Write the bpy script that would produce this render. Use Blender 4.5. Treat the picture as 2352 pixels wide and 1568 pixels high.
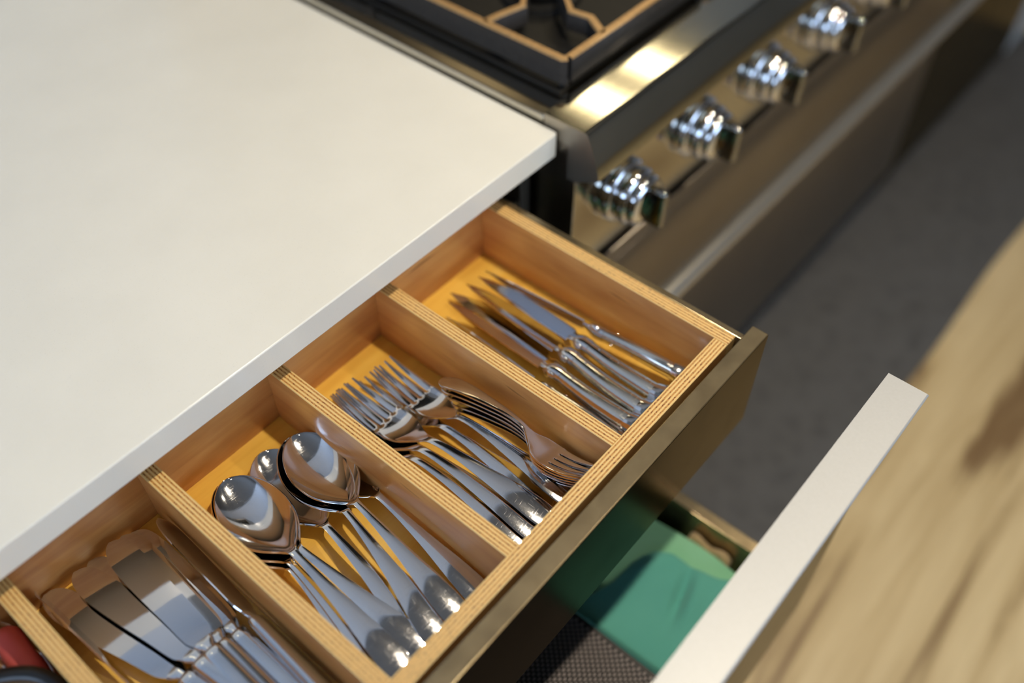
import bpy, bmesh, math, random
from mathutils import Vector, Matrix, Quaternion
sc = bpy.context.scene
for o in list(bpy.data.objects): bpy.data.objects.remove(o)
COL = sc.collection
random.seed(7)

# ------------------------------------------------------------------ camera, light, exposure
cam_d = bpy.data.cameras.new('camera'); cam = bpy.data.objects.new('camera', cam_d); COL.objects.link(cam)
cam.location = (-0.65040, -0.49354, 0.60960)
cam.rotation_euler = (0.711893, 0.001306, -0.8636)
cam_d.sensor_width = 36; cam_d.lens = 2177.1 * 36 / 2352
cam_d.clip_start = 0.02
cam_d.dof.use_dof = True; cam_d.dof.focus_distance = 0.825; cam_d.dof.aperture_fstop = 1.6
sc.camera = cam
sc.view_settings.view_transform = 'Standard'; sc.view_settings.look = 'None'
sc.view_settings.gamma = 1; sc.view_settings.use_curve_mapping = False
sc.view_settings.exposure = 0.0
W = bpy.data.worlds.new('world'); sc.world = W; W.use_nodes = True
W.node_tree.nodes['Background'].inputs[0].default_value = (0.60, 0.72, 0.95, 1)
W.node_tree.nodes['Background'].inputs[1].default_value = 0.22

def light(name, kind, loc, energy, color, target=None, **kw):
    d = bpy.data.lights.new(name, kind); d.energy = energy; d.color = color
    for k, v in kw.items(): setattr(d, k, v)
    o = bpy.data.objects.new(name, d); COL.objects.link(o); o.location = loc
    if target is not None and (target[0], target[1]) != (loc[0], loc[1]):
        o.rotation_euler = (Vector(target) - Vector(loc)).to_track_quat('-Z', 'Y').to_euler()
    return o
WARM = (1.0, 0.865, 0.67); COOL = (0.62, 0.78, 1.0)
light('downlight_lamp', 'AREA', (0.03, -0.44, 1.385), 15, WARM, (0.03, -0.44, -1), shape='DISK', size=0.07)
light('downlight_lamp', 'AREA', (0.85, -0.42, 1.385), 7.0, WARM, (0.85, -0.42, -1), shape='DISK', size=0.07)
light('downlight_lamp', 'AREA', (-0.9, -1.1, 1.385), 0.6, WARM, (-0.9, -1.1, -1), shape='DISK', size=0.07)
light('hood_lamp_light', 'AREA', (0.93, 0.55, 0.744), 0.8, (1.0, 0.82, 0.50), (0.93, 0.55, -1), shape='RECTANGLE', size=0.05, size_y=0.26)
light('hood_lamp_light', 'AREA', (1.13, 0.55, 0.744), 0.8, (1.0, 0.82, 0.50), (1.13, 0.55, -1), shape='RECTANGLE', size=0.05, size_y=0.26)
light('window_daylight', 'AREA', (-2.12, -0.5, 0.55), 4, COOL, (1, -0.2, 0.0), shape='RECTANGLE', size=1.3, size_y=1.1)
light('window_daylight', 'AREA', (0.3, -2.5, 0.6), 12, COOL, (0, 0.3, -0.2), shape='RECTANGLE', size=1.5, size_y=0.9)

# ------------------------------------------------------------------ materials
def lin(r, g, b):
    f = lambda c: (c/255/12.92) if c/255 <= 0.04045 else ((c/255+0.055)/1.055)**2.4
    return (f(r), f(g), f(b), 1)
class NT:
    def __init__(s, name):
        s.m = bpy.data.materials.new(name); s.m.use_nodes = True
        s.t = s.m.node_tree; s.n = s.t.nodes; s.b = s.n['Principled BSDF']
    def add(s, typ, **kw):
        n = s.n.new(typ)
        for k, v in kw.items():
            if k.startswith('i_'):
                key = k[2:]; key = int(key) if key.isdigit() else key.replace('_', ' ')
                n.inputs[key].default_value = v
            else: setattr(n, k, v)
        return n
    def link(s, a, b): s.t.links.new(a, b)
    def coord(s, scale=(1, 1, 1), out='Object', rot=(0, 0, 0)):
        c = s.add('ShaderNodeTexCoord'); m = s.add('ShaderNodeMapping')
        m.inputs['Scale'].default_value = scale; m.inputs['Rotation'].default_value = rot
        s.link(c.outputs[out], m.inputs['Vector']); return m.outputs['Vector']
    def noise(s, vec, scale=5, detail=4, rough=0.5, dist=0.0):
        n = s.add('ShaderNodeTexNoise'); s.link(vec, n.inputs['Vector'])
        n.inputs['Scale'].default_value = scale; n.inputs['Detail'].default_value = detail
        n.inputs['Roughness'].default_value = rough; n.inputs['Distortion'].default_value = dist
        return n.outputs['Fac']
    def ramp(s, fac, stops, interp='LINEAR'):
        r = s.add('ShaderNodeValToRGB'); s.link(fac, r.inputs['Fac']); cr = r.color_ramp; cr.interpolation = interp
        while len(cr.elements) > 1: cr.elements.remove(cr.elements[0])
        cr.elements[0].position = stops[0][0]; cr.elements[0].color = stops[0][1]
        for p, c in stops[1:]:
            e = cr.elements.new(p); e.color = c
        return r.outputs['Color']
    def math(s, op, a, b=None, c=None):
        n = s.add('ShaderNodeMath', operation=op)
        for i, v in enumerate((a, b, c)):
            if v is None: continue
            if isinstance(v, (int, float)): n.inputs[i].default_value = v
            else: s.link(v, n.inputs[i])
        return n.outputs[0]
    def mix(s, fac, a, b, mode='MIX'):
        n = s.add('ShaderNodeMixRGB', blend_type=mode)
        for i, v in enumerate((fac, a, b)):
            if isinstance(v, (int, float, tuple)): n.inputs[i].default_value = v
            else: s.link(v, n.inputs[i])
        return n.outputs[0]
    def bump(s, h, strength=0.2, dist=0.001):
        n = s.add('ShaderNodeBump'); s.link(h, n.inputs['Height'])
        n.inputs['Strength'].default_value = strength; n.inputs['Distance'].default_value = dist
        s.link(n.outputs['Normal'], s.b.inputs['Normal'])
    def set(s, color=None, rough=None, metal=None, **kw):
        for key, v in (('Base Color', color), ('Roughness', rough), ('Metallic', metal)):
            if v is None: continue
            if isinstance(v, (int, float, tuple)): s.b.inputs[key].default_value = v
            else: s.link(v, s.b.inputs[key])
        for k, v in kw.items(): s.b.inputs[k.replace('_', ' ')].default_value = v
        return s

def simple(name, col, rough=0.5, metal=0.0, var=0.06, scale=30, bump=0.0, **kw):
    t = NT(name); v = t.coord(); n = t.noise(v, scale, 5)
    c = t.ramp(n, [(0.3, tuple(x*(1-var) for x in col[:3])+(1,)), (0.7, tuple(min(1, x*(1+var)) for x in col[:3])+(1,))])
    t.set(c, rough, metal, **kw)
    if bump: t.bump(n, bump)
    return t.m

def stone():
    t = NT('white_quartz'); v = t.coord()
    sp = t.noise(v, 900, 2, 0.6)
    big = t.noise(v, 14, 4)
    c = t.ramp(big, [(0.3, lin(232, 229, 217)), (0.7, lin(236, 233, 221))])
    s = t.ramp(sp, [(0.66, (0, 0, 0, 1)), (0.74, (1, 1, 1, 1))])
    c = t.mix(t.math('MULTIPLY', s, 0.22), c, lin(170, 165, 150))
    t.set(c, 0.22, 0.0); t.bump(sp, 0.03, 0.0002); return t.m

def veneer(name, a, b, c3, scale=1.0, smear=0.55):
    t = NT(name)
    v = t.coord((3.0*scale, 40*scale, 40*scale)); fine = t.coord((14*scale, 420*scale, 420*scale))
    n1 = t.noise(v, 1.0, 6, 0.6, 0.8); n2 = t.noise(fine, 1.0, 3, 0.5)
    big = t.noise(t.coord((9, 16, 16)), 1.0, 3)
    m = t.math('ADD', t.math('MULTIPLY', n1, 0.5), t.math('MULTIPLY', big, 0.5))
    c = t.ramp(m, [(0.36, a), (0.52, b), (0.66, c3)])
    c = t.mix(t.math('MULTIPLY', n2, 0.28), c, a)
    st = t.noise(t.coord((9, 160, 160)), 1.0, 2, 0.4, 0.3)
    sm = t.ramp(st, [(0.71, (0, 0, 0, 1)), (0.74, (1, 1, 1, 1))])
    c = t.mix(t.math('MULTIPLY', sm, smear), c, lin(92, 48, 22))
    t.set(c, 0.33, 0.0); t.b.inputs['Coat Weight'].default_value = 0.35; t.b.inputs['Coat Roughness'].default_value = 0.12
    t.bump(n2, 0.06, 0.0003); return t.m

def ply_edge():
    t = NT('plywood_edge')
    co = t.add('ShaderNodeTexCoord'); sep = t.add('ShaderNodeSeparateXYZ'); t.link(co.outputs['Object'], sep.inputs[0])
    wob = t.noise(t.coord((12, 1, 12)), 1.0, 4, 0.6)
    y = t.math('ADD', sep.outputs['Y'], t.math('MULTIPLY', t.math('SUBTRACT', wob, 0.5), 0.0011))
    k = t.math('FRACT', t.math('MULTIPLY', t.math('ADD', y, 0.5), 1/0.00322))
    band = t.ramp(k, [(0.0, (0, 0, 0, 1)), (0.07, (1, 1, 1, 1)), (0.52, (1, 1, 1, 1)), (0.60, (0, 0, 0, 1)), (1.0, (0, 0, 0, 1))])
    pores = t.noise(t.coord((500, 900, 900)), 1.0, 2, 0.5)
    pr = t.ramp(pores, [(0.54, (0, 0, 0, 1)), (0.60, (1, 1, 1, 1))])
    grain = t.noise(t.coord((25, 1600, 25)), 1.0, 3)
    light_c = t.mix(t.math('MULTIPLY', grain, 0.5), lin(236, 204, 138), lin(206, 162, 92))
    dark_c = t.mix(pr, lin(196, 142, 76), lin(120, 68, 32))
    c = t.mix(band, dark_c, light_c)
    t.set(c, 0.42, 0.0); t.bump(band, 0.1, 0.0003); return t.m

def steel(name, col=(0.72, 0.72, 0.73), rough=0.09, scratch=0.5, scale=1.0):
    t = NT(name)
    v1 = t.coord((60*scale, 2600*scale, 700*scale)); v2 = t.coord((2200*scale, 90*scale, 700*scale), rot=(0, 0, 0.6))
    a = t.noise(v1, 1.0, 2); b = t.noise(v2, 1.0, 2); sm = t.noise(t.coord(), 70, 3)
    s = t.math('MAXIMUM', t.ramp(a, [(0.62, (0, 0, 0, 1)), (0.72, (1, 1, 1, 1))]), t.ramp(b, [(0.64, (0, 0, 0, 1)), (0.74, (1, 1, 1, 1))]))
    r = t.math('ADD', t.math('MULTIPLY', s, 0.16*scratch), t.math('ADD', rough-0.02, t.math('MULTIPLY', sm, 0.07)))
    t.set(col+(1,), r, 1.0); t.bump(t.math('ADD', t.math('MULTIPLY', s, 0.5), sm), 0.05*scratch, 0.0003); return t.m

def brushed(name, col, rough=0.3, axis=0, aniso=0.0):
    t = NT(name); s = [900, 900, 900]; s[axis] = 12
    n = t.noise(t.coord(tuple(s)), 1.0, 3); big = t.noise(t.coord(), 8, 4)
    c = t.ramp(big, [(0.3, tuple(x*0.9 for x in col)+(1,)), (0.7, col+(1,))])
    t.set(c, t.math('ADD', rough-0.02, t.math('MULTIPLY', n, 0.04)), 1.0); return t.m

def laminate(name, a, b, rough=0.3, metal=0.0, tint=(1, 1, 1, 1)):
    t = NT(name); big = t.noise(t.coord(), 22, 3, 0.5, 0.2); sm = t.noise(t.coord((1, 1, 1)), 300, 3)
    c = t.ramp(big, [(0.25, a), (0.5, b), (0.75, a)])
    c = t.mix(t.math('MULTIPLY', sm, 0.2), c, a)
    rg = t.math('ADD', rough-0.03, t.math('MULTIPLY', big, 0.06))
    t.set(c, rg, metal); t.b.inputs['Specular Tint'].default_value = tint; return t.m

def towel_mat(name, a, b):
    t = NT(name); n = t.noise(t.coord(), 22, 3); w = t.noise(t.coord((1, 1, 1)), 900, 2)
    t.set(t.mix(t.math('MULTIPLY', n, 0.6), a, b), 0.95, 0.0); t.b.inputs['Sheen Weight'].default_value = 0.3
    t.bump(w, 0.3, 0.0008); return t.m

def floor_mat():
    t = NT('floor_boards'); v = t.coord((1.3, 13, 1)); n = t.noise(v, 1.0, 5, 0.6, 0.6)
    big = t.noise(t.coord((2.5, 5, 1)), 1.0, 4); fine = t.noise(t.coord((8, 160, 1)), 1.0, 3)
    c = t.ramp(n, [(0.36, lin(128, 96, 60)), (0.46, lin(222, 192, 138)), (0.62, lin(248, 220, 166)), (0.75, lin(222, 192, 138))])
    c = t.mix(t.math('MULTIPLY', big, 0.3), c, lin(186, 162, 118))
    c = t.mix(t.math('MULTIPLY', fine, 0.2), c, lin(150, 118, 76))
    t.set(c, 0.45, 0.0); t.bump(fine, 0.1, 0.001); return t.m

def emit(name, col, s):
    t = NT(name); t.set(col+(1,), 0.5, 0.0); t.b.inputs['Emission Color'].default_value = col+(1,)
    t.b.inputs['Emission Strength'].default_value = s; return t.m

M = {}
M['stone'] = stone()
M['veneer'] = veneer('maple_veneer', lin(178, 116, 62), lin(214, 156, 90), lin(234, 184, 116))
M['tray_floor'] = veneer('tray_floor_veneer', lin(222, 166, 66), lin(248, 202, 92), lin(252, 216, 120), 0.7, 0.0)
M['ply'] = ply_edge()
M['steel'] = steel('polished_steel', (0.76, 0.76, 0.77), 0.055, 0.6)
M['blade'] = steel('blade_steel', (0.74, 0.74, 0.76), 0.04, 0.25)
M['satin'] = steel('satin_knife_handle', (0.72, 0.74, 0.77), 0.11, 0.3)
M['hammered'] = steel('etched_steel', (0.76, 0.74, 0.68), 0.11, 1.5, 0.5)
M['stainless'] = brushed('brushed_stainless', (0.58, 0.55, 0.48), 0.12, 0)
M['rail'] = brushed('polished_rail_steel', (0.46, 0.44, 0.37), 0.10, 0)
M['stainless_dark'] = brushed('brushed_stainless_front', (0.36, 0.32, 0.27), 0.30, 0)
M['handle_bar'] = simple('satin_steel_bar', (0.62, 0.58, 0.50, 1), 0.32, 0.9, 0.04, 200)
M['grip'] = simple('dark_chrome', (0.32, 0.31, 0.28, 1), 0.07, 1.0, 0.02, 60)
M['baffle'] = simple('blackened_steel', (0.05, 0.05, 0.05, 1), 0.4, 0.6, 0.05, 60)
M['end_steel'] = simple('satin_end_steel', (0.42, 0.38, 0.31, 1), 0.38, 0.9, 0.04, 60)
M['chrome'] = simple('chrome', (0.8, 0.8, 0.82, 1), 0.05, 1.0, 0.02, 60)
M['alu'] = simple('satin_aluminium', (0.43, 0.435, 0.43, 1), 0.46, 0.35, 0.02, 400, 0.05)
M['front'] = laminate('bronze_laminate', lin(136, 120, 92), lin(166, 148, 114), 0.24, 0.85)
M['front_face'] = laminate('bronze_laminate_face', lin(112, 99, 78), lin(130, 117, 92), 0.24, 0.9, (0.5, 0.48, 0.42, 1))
M['inner_face'] = laminate('shaded_bronze_face', lin(58, 52, 42), lin(68, 61, 49), 0.24, 0.92, (0.62, 0.58, 0.52, 1))  # same bronze laminate, its dark reflections put into a darker base colour
M['body'] = simple('dark_cabinet_board', lin(58, 54, 48), 0.5, 0.0, 0.1, 40)
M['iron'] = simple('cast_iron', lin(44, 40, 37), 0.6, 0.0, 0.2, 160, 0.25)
M['iron_top'] = simple('tan_iron_top', lin(178, 142, 94), 0.42, 0.35, 0.12, 160, 0.2)  # lighter tan for upward faces of the bars; other faces stay dark iron
M['enamel'] = simple('black_enamel', lin(6, 6, 6), 0.6, 0.0, 0.2, 20)
M['teal'] = towel_mat('teal_towel', lin(88, 170, 158), lin(106, 186, 172))
M['mint'] = towel_mat('mint_towel', lin(132, 200, 160), lin(158, 214, 180))
M['tan'] = towel_mat('tan_napkin', lin(206, 180, 140), lin(190, 160, 116))
M['woven'] = simple('woven_black_vinyl', lin(30, 28, 29), 0.45, 0.0, 0.2, 600, 0.3)
M['weft'] = simple('woven_grey_thread', lin(150, 140, 138), 0.45, 0.0, 0.1, 600)
M['pink'] = simple('coral_silicone', lin(226, 104, 100), 0.45, 0.0, 0.05, 40)
M['black'] = simple('black_plastic', lin(24, 24, 25), 0.3, 0.0, 0.1, 40)
M['floor'] = floor_mat()
M['mat'] = laminate('charcoal_mat', lin(78, 76, 74), lin(96, 94, 91), 0.75)
M['wall'] = simple('painted_wall', lin(196, 200, 206), 0.7, 0.0, 0.03, 6)
M['ceil'] = simple('painted_ceiling', lin(120, 118, 116), 0.8, 0.0, 0.03, 6)
M['soffit'] = simple('painted_soffit', lin(222, 226, 234), 0.7, 0.0, 0.02, 6)
M['greycab'] = simple('light_grey_cabinet', lin(196, 202, 204), 0.5, 0.0, 0.03, 12)
M['lampglow'] = emit('lamp_glow', (1.0, 0.88, 0.66), 14)
M['hoodglow'] = emit('hood_lamp_glow', (1.0, 0.84, 0.52), 2.5)
M['sky'] = emit('daylight_pane', (0.50, 0.70, 1.0), 3.7)

# ------------------------------------------------------------------ helpers
def finish(o, parent=None, kind=None):
    COL.objects.link(o)
    if parent is not None: o.parent = parent
    if kind: o['kind'] = kind
    return o
def tag(o, label, cat, group=None, kind=None):
    o['label'] = label; o['category'] = cat
    if group: o['group'] = group
    if kind: o['kind'] = kind
    return o
def empty(name, loc, label, cat, group=None):
    o = bpy.data.objects.new(name, None); o.empty_display_size = 0.02; COL.objects.link(o)
    o.location = loc; return tag(o, label, cat, group)
def part_empty(name, parent, loc=(0, 0, 0)):
    o = bpy.data.objects.new(name, None); o.empty_display_size = 0.02; COL.objects.link(o)
    o.parent = parent; o.location = loc; return o
def wpos(o):
    p = Vector((0, 0, 0))
    while o is not None: p += Vector(o.location); o = o.parent
    return p
def bm_obj(name, bm, mats, parent=None, loc=(0, 0, 0), rz=0, kind=None, smooth=False, angle=35):
    me = bpy.data.meshes.new(name)
    if smooth:
        bm.normal_update()
        for f in bm.faces: f.smooth = max(abs(f.normal.x), abs(f.normal.y), abs(f.normal.z)) < 0.9999
        for e in bm.edges:
            if len(e.link_faces) == 2 and e.calc_face_angle(0) > math.radians(angle): e.smooth = False
    bm.to_mesh(me); bm.free()
    for m in (mats if isinstance(mats, (list, tuple)) else [mats]): me.materials.append(m)
    o = bpy.data.objects.new(name, me); o.rotation_euler.z = rz
    o.location = Vector(loc) - (wpos(parent) if parent is not None else Vector((0, 0, 0)))
    return finish(o, parent, kind)
def bevel_all(bm, w, seg=2, edges=None):
    bmesh.ops.bevel(bm, geom=(edges or bm.edges[:]), offset=w, segments=seg, profile=0.5, affect='EDGES', clamp_overlap=True)
def boxbm(dx, dy, dz, c=(0, 0, 0)):
    bm = bmesh.new(); bmesh.ops.create_cube(bm, size=1)
    for v in bm.verts: v.co = Vector((v.co.x*dx+c[0], v.co.y*dy+c[1], v.co.z*dz+c[2]))
    return bm
def box(name, x, y, z, mat, parent=None, bev=0.0008, seg=2, kind=None):
    c = ((x[0]+x[1])/2, (y[0]+y[1])/2, (z[0]+z[1])/2)
    bm = boxbm(x[1]-x[0], y[1]-y[0], z[1]-z[0])
    if bev: bevel_all(bm, bev, seg)
    return bm_obj(name, bm, mat, parent, c, kind=kind, smooth=bool(bev))
def panel(name, p0, p1, thick, z0, z1, parent, face='veneer', edge='ply', bev=0.0006):
    """board whose local X is its length, Y its thickness, Z its height"""
    p0 = Vector((p0[0], p0[1], 0)); p1 = Vector((p1[0], p1[1], 0)); d = p1-p0; L = d.length
    rz = math.atan2(d.y, d.x)
    bm = boxbm(L, thick, z1-z0); bevel_all(bm, bev, 1)
    bm.normal_update()
    for f in bm.faces: f.material_index = 0 if abs(f.normal.y) > 0.9 else 1
    c = (p0+p1)/2
    return bm_obj(name, bm, [M[face], M[edge]], parent, (c.x, c.y, (z0+z1)/2), rz)
def extrude_profile(name, prof, x0, x1, mat, parent=None, bev=0.0, smooth=True, angle=40):
    """profile in (y,z) extruded along x"""
    bm = bmesh.new(); cy = sum(p[0] for p in prof)/len(prof); cz = sum(p[1] for p in prof)/len(prof); cx = (x0+x1)/2
    a = [bm.verts.new((x0-cx, y-cy, z-cz)) for y, z in prof]; b = [bm.verts.new((x1-cx, y-cy, z-cz)) for y, z in prof]
    n = len(prof); bm.faces.new(a); bm.faces.new(b[::-1])
    for i in range(n): bm.faces.new((a[i], b[i], b[(i+1) % n], a[(i+1) % n]))
    bmesh.ops.recalc_face_normals(bm, faces=bm.faces[:])
    if bev: bevel_all(bm, bev, 2)
    return bm_obj(name, bm, mat, parent, (cx, cy, cz), smooth=smooth, angle=angle)
def loft(bm, st, n=16, power=2.0, cap=True):
    """st: list of (x, yc, zc, ry, rz) - closed tube of superellipse sections along x"""
    rings = []
    for x, yc, zc, ry, rz in st:
        r = []
        for i in range(n):
            a = 2*math.pi*i/n; c, s = math.cos(a), math.sin(a)
            r.append(bm.verts.new((x, yc+ry*math.copysign(abs(c)**(2/power), c), zc+rz*math.copysign(abs(s)**(2/power), s))))
        rings.append(r)
    for a, b in zip(rings, rings[1:]):
        for i in range(n): bm.faces.new((a[i], a[(i+1) % n], b[(i+1) % n], b[i]))
    if cap: bm.faces.new(rings[0][::-1]); bm.faces.new(rings[-1])
def tube(bm, pts, r, n=12):
    pts = [Vector(p) for p in pts]; rings = []
    for i, p in enumerate(pts):
        d = (pts[min(i+1, len(pts)-1)]-pts[max(i-1, 0)]).normalized()
        u = d.cross(Vector((0, 0, 1)))
        if u.length < 1e-3: u = Vector((1, 0, 0))
        u.normalize(); w = d.cross(u); rr = r[i] if isinstance(r, (list, tuple)) else r
        rings.append([bm.verts.new(p+u*rr*math.cos(2*math.pi*k/n)+w*rr*math.sin(2*math.pi*k/n)) for k in range(n)])
    for a, b in zip(rings, rings[1:]):
        for k in range(n): bm.faces.new((a[k], a[(k+1) % n], b[(k+1) % n], b[k]))
    bm.faces.new(rings[0][::-1]); bm.faces.new(rings[-1]); bmesh.ops.recalc_face_normals(bm, faces=bm.faces[:])
def lathe_y(bm, prof, cx=0, cz=0, n=40):
    """prof: list of (y, r) revolve about the y axis"""
    rings = [[bm.verts.new((cx+r*math.cos(2*math.pi*k/n), y, cz+r*math.sin(2*math.pi*k/n))) for k in range(n)] for y, r in prof]
    for a, b in zip(rings, rings[1:]):
        for k in range(n): bm.faces.new((a[k], a[(k+1) % n], b[(k+1) % n], b[k]))
    bm.faces.new(rings[0]); bm.faces.new(rings[-1]); bmesh.ops.recalc_face_normals(bm, faces=bm.faces[:])
def lathe_z(bm, prof, n=32):
    rings = [[bm.verts.new((r*math.cos(2*math.pi*k/n), r*math.sin(2*math.pi*k/n), z)) for k in range(n)] for z, r in prof]
    for a, b in zip(rings, rings[1:]):
        for k in range(n): bm.faces.new((a[k], a[(k+1) % n], b[(k+1) % n], b[k]))
    bm.faces.new(rings[0]); bm.faces.new(rings[-1]); bmesh.ops.recalc_face_normals(bm, faces=bm.faces[:])
def interp(tab, x):
    if x <= tab[0][0]: return tab[0][1]
    for (a, va), (b, vb) in zip(tab, tab[1:]):
        if x <= b:
            t = (x-a)/(b-a); return va+(vb-va)*t
    return tab[-1][1]
def smooth_tab(tab, x):
    """Catmull-Rom through the table"""
    n = len(tab)
    if x <= tab[0][0]: return tab[0][1]
    if x >= tab[-1][0]: return tab[-1][1]
    for i in range(n-1):
        if x <= tab[i+1][0]:
            x0, y0 = tab[i]; x1, y1 = tab[i+1]; t = (x-x0)/(x1-x0); h = x1-x0
            m0 = (y1-tab[i-1][1])/(x1-tab[i-1][0]) if i > 0 else (y1-y0)/h
            m1 = (tab[i+2][1]-y0)/(tab[i+2][0]-x0) if i+2 < n else (y1-y0)/h
            return ((2*t**3-3*t*t+1)*y0+(t**3-2*t*t+t)*h*m0+(-2*t**3+3*t*t)*y1+(t**3-t*t)*h*m1)

# ------------------------------------------------------------------ room
box('floor', (-2.3, 4.2), (-2.7, 0.8), (-0.94, -0.90), M['floor'], bev=0, kind='structure')
box('wall_back', (-2.3, 4.2), (0.74, 0.80), (-0.90, 1.5), M['wall'], bev=0, kind='structure')
box('wall_left', (-2.3, -2.22), (-2.7, 0.74), (-0.90, 1.5), M['wall'], bev=0, kind='structure')
box('wall_right', (4.12, 4.2), (-2.7, 0.74), (-0.90, 1.5), M['wall'], bev=0, kind='structure')
box('wall_front', (-2.22, 4.12), (-2.7, -2.62), (-0.90, 1.5), M['wall'], bev=0, kind='structure')
box('ceiling', (-2.3, 4.2), (-2.7, 0.8), (1.5, 1.55), M['ceil'], bev=0, kind='structure')
sf = box('trim_1', (-2.22, 4.12), (0.02, 0.74), (1.40, 1.5), M['soffit'], bev=0.002, kind='structure')
def window(name, c, w, h, axis):
    e = bpy.data.objects.new(name, None); COL.objects.link(e); e.location = c; e['kind'] = 'structure'
    def bx(nm, du, dv, u, v, mt, dep=0.05):
        d = (dep, du, dv) if axis == 'x' else (du, dep, dv)
        off = (0, u, v) if axis == 'x' else (u, 0, v)
        return bm_obj(nm, boxbm(*d), mt, e, Vector(c)+Vector(off))
    bx('window_pane', w, h, 0, 0, M['sky'], 0.012)
    for s in (-1, 1):
        bx('window_frame', 0.06, h+0.12, s*(w/2+0.03), 0, M['soffit']); bx('window_frame', w, 0.06, 0, s*(h/2+0.03), M['soffit'])
    bx('window_mullion', 0.04, h, 0, 0, M['soffit'], 0.03)
window('window_1', (-2.19, -0.5, 0.55), 1.3, 1.1, 'x')
window('window_2', (0.3, -2.59, 0.6), 1.5, 0.9, 'y')
for i, (x, y) in enumerate([(0.03, -0.44), (0.85, -0.42), (-0.9, -1.1)]):
    z = 1.5
    e = empty('ceiling_light', (x, y, z), ['round ceiling spotlight above the open drawer', 'round ceiling spotlight above the range front', 'round ceiling spotlight behind the camera'][i], 'light', 'ceiling spotlights')
    bm = bmesh.new(); lathe_z(bm, [(0, 0.055), (-0.10, 0.055), (-0.10, 0.046), (-0.02, 0.046)]); bm_obj('housing', bm, M['soffit'], e, (x, y, z), smooth=True)
    bm = bmesh.new(); lathe_z(bm, [(-0.095, 0.044), (-0.098, 0.044)]); bm_obj('bulb', bm, M['lampglow'], e, (x, y, z))

e = empty('wall_light', (-0.52, 0.738, 0.79), 'small round wall light on the back wall over the counter', 'light')
bm = bmesh.new(); lathe_y(bm, [(0, 0.06), (-0.02, 0.06), (-0.03, 0.05)], n=32); bm_obj('wall_plate', bm, M['chrome'], e, (-0.52, 0.7395, 0.79), smooth=True)
bm = bmesh.new(); lathe_y(bm, [(-0.0301, 0.045), (-0.045, 0.042), (-0.055, 0.03), (-0.058, 0.01)], n=32); bm_obj('diffuser', bm, M['hoodglow'], e, (-0.52, 0.7395, 0.79), smooth=True)
# ------------------------------------------------------------------ charcoal runner on the floor
bm = bmesh.new(); nx, ny = 60, 16
g = [[bm.verts.new((-0.9+3.1*i/nx, -0.325+0.36*j/ny - 0.012*(i/nx-0.5) + (0.004*math.sin(i*0.5) if j == 0 else 0), 0.004+0.0025*math.sin(i*0.9+j*0.5)*math.sin(j*0.7))) for j in range(ny+1)] for i in range(nx+1)]
for i in range(nx):
    for j in range(ny): bm.faces.new((g[i][j], g[i+1][j], g[i+1][j+1], g[i][j+1]))
r = bmesh.ops.extrude_face_region(bm, geom=bm.faces[:])
for v in [x for x in r['geom'] if isinstance(x, bmesh.types.BMVert)]: v.co.z += 0.006
bmesh.ops.recalc_face_normals(bm, faces=bm.faces[:])
tag(bm_obj('floor_runner', bm, M['mat'], None, (0, 0, -0.8985), smooth=True), 'charcoal floor runner lying along the foot of the range and cabinet', 'rug')

# ------------------------------------------------------------------ countertop
bm = boxbm(1.6, 0.735, 0.03)
bevel_all(bm, 0.004, 4, [e for e in bm.edges if abs(e.verts[0].co.x-e.verts[1].co.x) < 1e-6 and abs(e.verts[0].co.y-e.verts[1].co.y) < 1e-6])
bm.normal_update()
bevel_all(bm, 0.0016, 3, [e for e in bm.edges if abs(e.verts[0].co.z-e.verts[1].co.z) < 1e-6])
tag(bm_obj('countertop', bm, M['stone'], None, (-0.8, 0.3675, -0.015), smooth=True), 'smooth white stone countertop over the open cutlery drawer', 'countertop')

# ------------------------------------------------------------------ base cabinet with its two drawers
XD_R, XD_L, XL_L = -0.0682, -1.0, -1.0
ZT = -0.055; ZB = -0.1285
cab = empty('base_cabinet', (-0.5, 0.3, -0.9), 'bronze-grey base cabinet under the white counter, both drawers pulled open', 'cabinet')
box('side_panel', (-0.020, -0.004), (0.034, 0.70), (-0.90, -0.032), M['body'], cab)
box('side_panel', (-1.20, -1.18), (0.034, 0.70), (-0.90, -0.032), M['body'], cab)
box('back_panel', (-1.18, -0.022), (0.69, 0.70), (-0.90, -0.032), M['body'], cab)
box('bottom_panel', (-1.18, -0.022), (0.04, 0.69), (-0.86, -0.84), M['body'], cab)
box('drawer_runner', (-0.034, -0.0205), (0.036, 0.60), (-0.14, -0.10), M['stainless_dark'], cab)
box('drawer_runner', (-0.034, -0.0205), (0.036, 0.60), (-0.46, -0.42), M['stainless_dark'], cab)
d1 = part_empty('upper_drawer', cab, Vector((-0.5, -0.1, -0.13))-Vector(cab.location))
bm = boxbm(0.97, 0.0176, 0.131); bevel_all(bm, 0.0012, 2); bm.normal_update()
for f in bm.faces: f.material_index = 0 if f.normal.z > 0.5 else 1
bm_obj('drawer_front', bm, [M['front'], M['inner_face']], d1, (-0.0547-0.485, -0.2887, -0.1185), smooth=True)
box('drawer_side', (-0.0749, -0.0681), (-0.2798, 0.20), (-0.140, ZT), M['front'], d1, bev=0.0006)
box('drawer_side', (-1.020, -1.013), (-0.2798, 0.20), (-0.140, ZT), M['front'], d1, bev=0.0006)
box('drawer_base', (-1.012, -0.0750), (-0.2797, 0.20), (-0.142, -0.1365), M['body'], d1)
d2 = part_empty('lower_drawer', cab, Vector((-0.5, -0.2, -0.4))-Vector(cab.location))
box('drawer_front', (-1.0, -0.0424), (-0.4262, -0.408), (-0.470, -0.0385), M['front_face'], d2, bev=0.001)
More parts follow.
